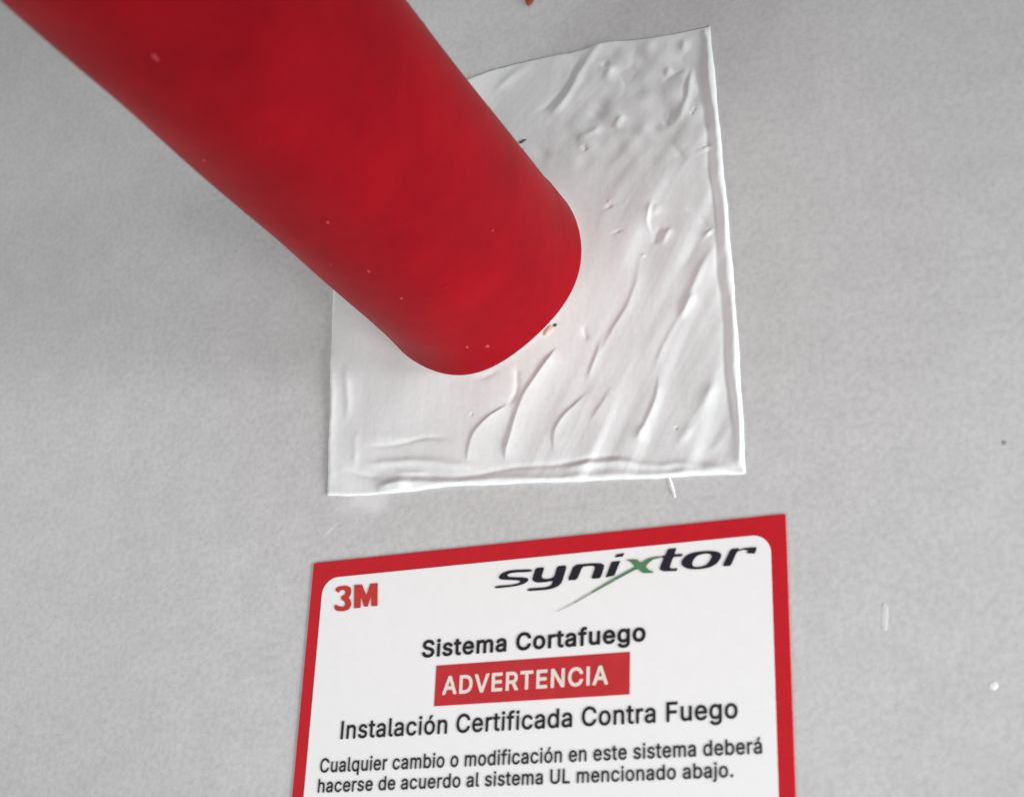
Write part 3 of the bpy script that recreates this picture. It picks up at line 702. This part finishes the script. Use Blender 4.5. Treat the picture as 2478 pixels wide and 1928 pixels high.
BOLD = {
    ' ': (188, []),
    'A': (480, ['7,-20 16,-22 84,-22 92,-21 100,-16 106,-8 149,116 152,120 328,120 374,-8 380,-16 392,-22 464,-22 476,-18 484,-8 483,8 390,264 297,516 287,528 276,531 200,531 190,528 182,520 -4,8 -5,-8 0,-15', '188,221 186,224 227,344 236,371 240,374 292,224 288,221']),
    'C': (510, ['233,-27 268,-29 312,-25 364,-10 400,10 432,34 446,49 465,77 478,101 495,157 494,165 491,173 479,181 400,181 390,173 381,145 372,129 352,105 336,93 316,84 276,75 248,76 232,79 196,95 180,106 168,119 146,153 131,197 127,225 125,257 131,309 144,353 156,374 180,402 212,423 231,429 268,434 300,430 336,416 356,400 366,389 380,365 389,337 400,327 476,326 488,332 494,341 495,349 490,373 475,413 456,445 432,474 400,499 368,517 308,535 264,538 232,536 200,529 168,518 140,504 112,483 86,457 68,433 50,401 35,365 26,333 20,297 18,253 20,217 27,173 37,137 50,105 67,77 91,45 112,25 140,5 168,-9 196,-19']),
    'D': (502, ['51,-20 60,-22 220,-22 260,-20 296,-13 329,-4 364,13 388,30 412,51 436,81 452,108 466,140 475,176 481,212 484,256 477,332 465,372 453,400 436,430 412,459 392,477 364,496 332,513 300,522 260,529 60,531 48,528 41,520 38,508 38,0 42,-12', '148,79 147,428 152,430 244,428 268,425 292,417 312,407 338,384 350,368 368,328 376,284 376,228 367,180 360,160 349,140 336,123 308,101 288,91 240,80']),
    'E': (419, ['51,-20 60,-22 376,-22 384,-20 393,-12 397,0 397,60 392,71 384,77 376,79 147,80 148,206 362,208 372,215 376,224 377,284 376,292 372,300 364,306 356,308 148,308 147,428 152,430 380,432 390,440 394,452 394,512 391,520 384,527 372,531 60,531 48,528 41,520 38,508 38,0 42,-12']),
    'I': (186, ['51,-20 60,-22 128,-22 141,-16 148,-4 148,508 147,516 142,524 128,531 56,531 44,524 38,512 38,0 42,-12']),
    'N': (523, ['51,-20 60,-22 128,-22 140,-16 147,-4 146,332 148,338 185,276 372,-16 384,-22 464,-22 472,-20 480,-14 485,0 485,508 482,520 476,527 464,531 396,531 384,525 378,516 376,171 152,524 144,529 132,531 60,531 52,530 44,524 39,516 38,508 38,0 42,-12']),
    'R': (449, ['51,-20 60,-22 128,-22 136,-19 144,-11 147,0 147,172 148,176 152,176 232,176 236,172 332,-8 340,-18 352,-22 428,-22 440,-18 446,-12 450,0 448,9 346,196 348,200 386,228 399,244 419,280 426,304 430,328 430,372 426,400 419,424 397,464 380,483 344,508 296,525 236,531 60,531 48,528 41,520 38,508 38,0 42,-12', '148,278 148,430 232,430 264,427 288,420 304,408 317,388 323,352 318,320 313,308 303,296 288,287 264,280 232,277']),
    'S': (447, ['188,-29 226,-31 254,-30 282,-26 310,-18 354,2 376,19 404,51 417,75 429,115 429,155 422,191 398,231 374,254 346,272 318,285 210,317 174,330 154,342 140,359 137,375 139,391 152,411 174,427 210,436 242,435 258,432 276,427 289,419 306,402 312,391 318,367 330,357 402,356 410,358 418,364 423,375 420,403 407,443 394,463 367,491 346,506 322,519 278,533 226,538 178,533 150,527 110,508 72,479 56,459 43,435 31,395 32,347 39,319 53,295 73,271 114,243 146,228 262,194 294,181 313,167 321,155 324,139 322,123 317,111 306,98 286,84 266,76 226,71 186,76 166,83 154,90 136,107 130,119 124,147 118,154 110,158 38,159 30,158 21,151 17,143 16,135 25,91 37,63 59,31 81,11 118,-11 142,-20']),
    'T': (449, ['184,-20 192,-22 260,-22 272,-16 279,-4 279,428 284,430 416,430 428,433 435,440 439,448 439,508 436,520 424,530 32,531 20,528 12,518 10,508 10,448 14,440 20,434 32,430 168,430 171,428 171,0 175,-12']),
    'V': (480, ['195,-20 204,-22 280,-22 292,-17 299,-8 483,500 484,516 479,524 472,529 464,531 392,531 384,528 376,520 244,138 240,132 103,520 92,529 80,531 12,531 4,528 -3,520 -6,512 -4,500 183,-8 188,-15']),
    'a': (389, ['129,-28 174,-30 194,-28 222,-20 254,-3 261,-16 274,-22 342,-21 352,-16 358,-8 359,252 354,296 350,312 342,329 334,344 322,358 310,370 286,386 258,397 230,404 178,406 142,400 106,389 94,384 66,365 50,349 30,320 20,296 20,284 30,272 98,252 106,253 114,257 126,276 142,293 154,300 174,307 198,309 222,305 239,296 250,280 254,256 250,252 122,233 82,220 54,205 42,194 26,175 18,159 10,128 8,108 10,84 22,45 42,16 66,-5 102,-22', '162,68 134,74 118,87 114,104 120,124 134,135 150,141 250,157 254,156 253,132 248,112 234,91 222,81 206,73 182,68']),
    'e': (404, ['177,-28 214,-30 250,-27 286,-18 308,-8 338,12 361,36 378,64 387,88 385,100 374,111 310,128 302,128 290,121 274,93 254,76 230,70 198,69 174,75 154,86 138,102 130,115 121,144 126,147 374,147 386,153 392,164 393,196 389,248 377,292 358,329 335,356 305,380 258,400 222,406 178,405 150,399 122,388 82,362 50,325 35,300 18,248 13,216 13,160 18,128 25,100 50,52 82,15 106,-3 150,-22', '126,243 123,244 124,248 133,268 142,280 158,294 178,304 206,308 230,305 254,292 271,272 283,244']),
    'f': (254, ['72,-20 82,-22 146,-22 157,-16 163,-8 165,304 234,306 246,315 250,328 250,380 246,392 238,399 230,401 166,401 164,404 164,428 170,444 178,449 198,452 230,446 238,449 245,456 265,520 264,528 259,536 242,544 202,552 174,551 142,545 113,532 89,512 69,484 63,468 61,452 58,402 2,401 -10,394 -15,384 -16,324 -10,312 2,305 59,304 59,0 62,-12']),
    'g': (425, ['175,-171 210,-173 254,-169 294,-158 318,-148 338,-134 366,-105 380,-83 387,-63 393,-35 394,-11 394,377 390,391 378,400 306,400 294,390 290,375 266,391 250,398 214,406 170,405 126,393 98,377 62,345 47,325 25,277 17,249 13,221 13,161 17,133 35,81 65,37 82,21 122,-3 146,-11 170,-16 214,-17 234,-13 250,-9 270,0 286,11 288,9 288,-23 283,-39 266,-59 242,-71 226,-74 194,-75 166,-69 142,-55 114,-23 102,-19 90,-22 42,-48 30,-59 28,-71 33,-83 49,-107 78,-135 96,-147 126,-161', '206,81 190,82 170,87 158,94 142,109 124,145 118,193 124,237 134,265 142,277 153,289 166,299 190,307 206,308 218,307 242,300 261,285 279,257 290,209 288,161 279,129 273,117 261,101 244,89 230,84']),
    'i': (167, ['44,-20 53,-22 117,-22 129,-16 136,-4 136,380 129,395 117,401 49,401 37,394 32,384 31,0 35,-12', '64,424 85,421 105,425 117,429 137,448 147,468 148,492 143,508 129,528 109,541 85,546 57,541 37,526 24,508 19,484 23,460 30,448 45,433']),
    'm': (610, ['44,-20 53,-22 117,-22 129,-16 135,-8 136,252 142,272 153,289 173,303 193,308 213,307 229,302 244,288 251,272 252,0 253,-8 259,-16 273,-22 337,-22 349,-17 356,-8 357,244 359,264 365,281 381,298 401,307 417,308 441,305 457,296 468,284 472,268 475,-8 481,-16 493,-22 557,-22 569,-18 575,-12 579,0 578,276 569,320 549,356 535,372 509,390 473,404 453,407 421,407 385,400 357,388 321,358 317,359 303,376 285,390 265,400 241,407 217,408 189,405 161,395 137,381 126,396 117,400 53,401 39,396 33,388 31,380 31,0 35,-12']),
    'o': (415, ['175,-28 234,-29 262,-23 308,-4 330,12 363,48 379,76 391,104 402,156 402,216 397,248 389,276 365,324 334,360 310,379 286,391 234,405 182,405 154,399 126,390 86,364 53,328 36,300 24,272 13,220 13,160 19,128 25,100 50,52 82,15 106,-3 150,-22', '182,72 166,78 150,91 135,112 129,124 121,152 119,172 121,220 134,263 158,292 170,300 190,307 222,307 245,300 257,292 266,284 280,264 287,248 294,220 297,188 294,156 287,128 280,112 267,92 257,84 246,76 222,70 206,68']),
    'r': (259, ['44,-20 53,-22 117,-22 125,-19 133,-11 136,0 136,244 140,264 150,280 161,290 171,296 189,302 205,304 245,300 253,302 260,308 265,320 265,384 261,396 253,404 245,406 193,406 157,395 137,383 133,385 125,397 113,401 49,401 39,396 33,388 31,376 31,0 35,-12']),
    's': (365, ['152,-28 184,-30 228,-26 268,-14 287,-4 305,8 331,36 341,52 352,88 352,128 345,152 334,172 306,200 284,214 260,223 153,252 138,260 132,268 132,284 137,292 152,304 172,310 204,309 224,302 240,285 252,262 264,255 332,270 344,280 346,292 340,312 325,340 304,366 280,384 260,393 244,399 208,406 164,406 144,402 124,398 88,382 72,370 47,344 30,312 26,292 26,252 32,230 44,208 60,189 92,167 116,157 224,128 238,120 244,112 245,96 232,81 212,72 184,67 156,70 136,79 123,92 111,120 100,127 88,127 32,116 24,112 16,104 14,92 24,56 36,36 56,12 72,-1 104,-18 124,-24']),
    't': (227, ['138,-24 178,-26 210,-22 226,-16 234,-4 235,4 224,56 219,68 206,76 170,72 154,75 149,84 148,100 149,304 206,305 220,312 226,324 225,384 218,396 210,400 150,401 148,404 148,472 146,480 138,489 126,493 62,493 50,487 44,476 42,402 2,401 -8,396 -14,388 -16,380 -16,324 -10,312 -2,306 43,304 43,92 45,68 51,44 61,24 78,4 98,-10 118,-19']),
    'u': (410, ['156,-25 185,-27 225,-22 249,-13 273,2 284,-17 297,-22 361,-22 371,-17 377,-9 379,-1 379,379 375,391 366,399 357,401 293,401 281,395 276,387 274,155 271,127 259,99 245,86 221,75 201,72 173,76 161,83 147,99 138,123 136,379 133,390 125,398 117,401 53,401 41,397 33,388 31,379 31,139 32,111 41,71 49,50 60,31 87,3 121,-16']),
}


def line_of_text(name, text, start, end, cap_top, mat, parent, glyphs, y=Y_INK, track=12):
    """text on a baseline between two pixels of the photograph; cap_top is a pixel at capital height above the start"""
    a, b, c = uv(*start), uv(*end), uv(*cap_top)
    base = (a[1] + b[1]) / 2
    loops, pen = [], 0
    for ch in text:
        adv, contours = glyphs[ch]
        for cs in contours:
            loops.append(np.array([[float(v) for v in q.split(',')] for q in cs.split()]) + (pen, 0))
        pen += adv + track
    x0 = min(l[:, 0].min() for l in loops)
    x1 = max(l[:, 0].max() for l in loops)
    sx, sy = (b[0] - a[0]) / (x1 - x0), (c[1] - a[1]) / 509.0
    loops = [np.stack([a[0] + (l[:, 0] - x0) * sx, base + l[:, 1] * sy], -1) for l in loops]
    return sheet(name, loops, y, 0.0, mat, parent)


line_of_text('title_text', 'Sistema Cortafuego', (1023, 1588), (1564, 1553), (1025, 1549), M_INK, label_root, BOLD, track=36)
line_of_text('bar_text', 'ADVERTENCIA', (1072, 1678), (1473, 1656), (1073, 1637), M_BARWHITE, bar, BOLD, track=50)
line_of_text('subtitle_text', 'Instalación Certificada Contra Fuego', (826, 1786), (1787, 1739), (828, 1744), M_INK, label_root, REGULAR, track=26)
line_of_text('notice_text', 'Cualquier cambio o modificación en este sistema deberá', (776, 1868), (1846, 1824), (777, 1835), M_INK, label_root, REGULAR, track=28)
line_of_text('notice_text', 'hacerse de acuerdo al sistema UL mencionado abajo.', (771, 1916), (1776, 1881), (772, 1884), M_INK, label_root, REGULAR, track=28)

# logos: outlines of the printed marks, one mesh each
three = chaikin(A1([(468, 802), (490, 775), (560, 765), (600, 780), (608, 812), (600, 852), (582, 868), (602, 886), (608, 930), (590, 968),
                    (540, 986), (478, 982), (460, 952), (470, 925), (505, 942), (540, 948), (556, 930), (550, 898), (520, 888), (522, 852),
                    (550, 848), (558, 815), (540, 803), (512, 808), (500, 832)]))
em = A1([(632, 760), (698, 757), (735, 850), (768, 750), (832, 745), (830, 940), (777, 942), (776, 848), (748, 945), (716, 946), (688, 855),
         (687, 955), (630, 960)])
sheet('maker_logo', [three, em], Y_INK, 0.0, M_LOGORED, label_root)

s_ = chaikin(A2([(382, 486), (376, 504), (262, 508), (222, 518), (216, 530), (232, 537), (330, 540), (358, 548), (356, 562), (330, 582),
                 (285, 596), (230, 604), (133, 613), (140, 596), (240, 589), (285, 581), (304, 570), (300, 562), (270, 558), (185, 556),
                 (163, 548), (162, 533), (180, 513), (215, 498), (260, 490)]))
y_ = chaikin(A2([(405, 478), (463, 472), (443, 535), (452, 548), (480, 550), (512, 545), (528, 530), (546, 466), (612, 460), (577, 575),
                 (555, 597), (520, 613), (470, 623), (350, 631), (354, 613), (460, 606), (495, 598), (510, 586), (518, 563), (470, 572),
                 (415, 575), (388, 565), (382, 548)]), 1, 0.15)
n_ = chaikin(A2([(657, 457), (780, 446), (835, 447), (857, 458), (855, 478), (832, 546), (770, 550), (795, 480), (793, 467), (772, 463),
                 (712, 470), (678, 556), (614, 561)]), 1, 0.15)
i_ = A2([(905, 437), (964, 431), (924, 528), (866, 541)])
d_ = A2([(938, 388), (990, 380), (980, 402), (928, 409)])
t_ = chaikin(A2([(1278, 352), (1335, 346), (1320, 388), (1376, 384), (1370, 402), (1313, 406), (1290, 470), (1297, 482), (1342, 480),
                 (1335, 498), (1250, 501), (1224, 490), (1226, 470), (1250, 411), (1236, 412), (1240, 398), (1258, 396)]), 1, 0.12)
o_out = chaikin(A2([(1368, 462), (1366, 432), (1395, 395), (1450, 374), (1540, 364), (1605, 369), (1630, 385), (1627, 412), (1600, 450),
                    (1555, 475), (1480, 488), (1410, 485)]))
o_in = chaikin(A2([(1437, 457), (1442, 428), (1472, 395), (1530, 382), (1558, 387), (1568, 400), (1555, 430), (1528, 460), (1480, 472),
                   (1447, 469)]))
r_ = chaikin(A2([(1692, 352), (1748, 347), (1742, 358), (1790, 345), (1865, 340), (1852, 384), (1796, 381), (1806, 360), (1770, 359),
                 (1732, 372), (1692, 465), (1636, 467)]), 1, 0.12)
sheet('company_logo', [s_, y_, n_, i_, d_, t_, o_out, o_in, r_], Y_INK, 0.0, M_NAVY, label_root)
x_ = chaikin(A2([(1000, 422), (1075, 421), (1098, 445), (1140, 418), (1175, 407), (1234, 400), (1230, 412), (1182, 421), (1147, 448), (1132, 470),
                 (1150, 490), (1184, 503), (1178, 511), (1112, 512), (1082, 486), (1056, 493), (932, 560), (915, 548), (1040, 481),
                 (1060, 468), (1032, 438)]), 1, 0.1)
swoosh = sheet('logo_swoosh', [x_], Y_INK + 0.00003, 0.0, M_GREEN, label_root)
sheet('swoosh_tail', [A2([(931, 562), (914, 549), (770, 636), (778, 646)])], Y_INK + 0.00003, 0.0, M_PALEGREEN, swoosh)
sheet('swoosh_tail', [A2([(777, 648), (769, 638), (655, 706), (661, 714)])], Y_INK + 0.00003, 0.0, M_GREY, swoosh)
sheet('swoosh_tail', [A2([(660, 716), (654, 708), (548, 764), (550, 768)])], Y_INK + 0.00003, 0.0, flat_mat('faint_grey_ink', (0.58, 0.58, 0.58), 0.45, 0.03), swoosh)

# ------------------------------------------------------------------ small marks


def blob(name, px, size, mat, parent=None, stretch=(1, 1, 0.6), rot=0.0, off=0.0, seed=1, y=None):
    """small lump of paint or dirt, `size` metres across, lying on the wall at a pixel"""
    bm = bmesh.new()
    bmesh.ops.create_icosphere(bm, subdivisions=3, radius=0.5)
    for v in bm.verts:
        k = 1 + 0.35 * noise.noise(v.co * 2.2 + Vector((seed * 3.7, 1.3, seed)))
        v.co *= k
    p = uv(*px, off)
    bm.transform(Matrix.Translation((p[0], -off, p[1])) @ Matrix.Rotation(rot, 4, 'Y') @
                 Matrix.Diagonal((size * stretch[0], size * stretch[2], size * stretch[1], 1)))
    me = bpy.data.meshes.new(name)
    bm.to_mesh(me)
    bm.free()
    return link(name, me, mat, parent, smooth=True)


tag(blob('brown_drip', (1281, -12), 0.0032, M_RUST, None, (0.85, 2.6, 0.6), 0.0, 0.0003, 4),
    'rust brown drip hanging at the top edge above the sealant patch', 'drip')
blob('paint_speck', (2404, 1658), 0.0018, M_WHITEPAINT, wall, (0.85, 1.0, 0.14), 0.5, 0.0, 2)
blob('paint_smear', (2141, 1492), 0.0019, M_FAINT, wall, (0.8, 3.2, 0.06), 0.05, 0.0, 3)
blob('dirt_speck', (2430, 1071), 0.0011, M_GREYSPOT, wall, (1, 1, 0.2), 0.2, 0.0, 5)
blob('dirt_speck', (1264, 343), 0.0014, M_DARK, patch, (1.6, 0.6, 0.5), -0.4, 0.0016, 8)
blob('dirt_speck', (1343, 787), 0.0011, M_DARK, patch, (1.0, 0.9, 0.6), 0.3, 0.0026, 9)
blob('pink_crumb', (1327, 800), 0.0024, M_PINK, patch, (0.8, 1.4, 0.45), 0.6, 0.0026, 10)
blob('sealant_drip', (1625, 1176), 0.0018, M_SEAL, patch, (0.55, 3.4, 0.35), -0.3, 0.0, 12)
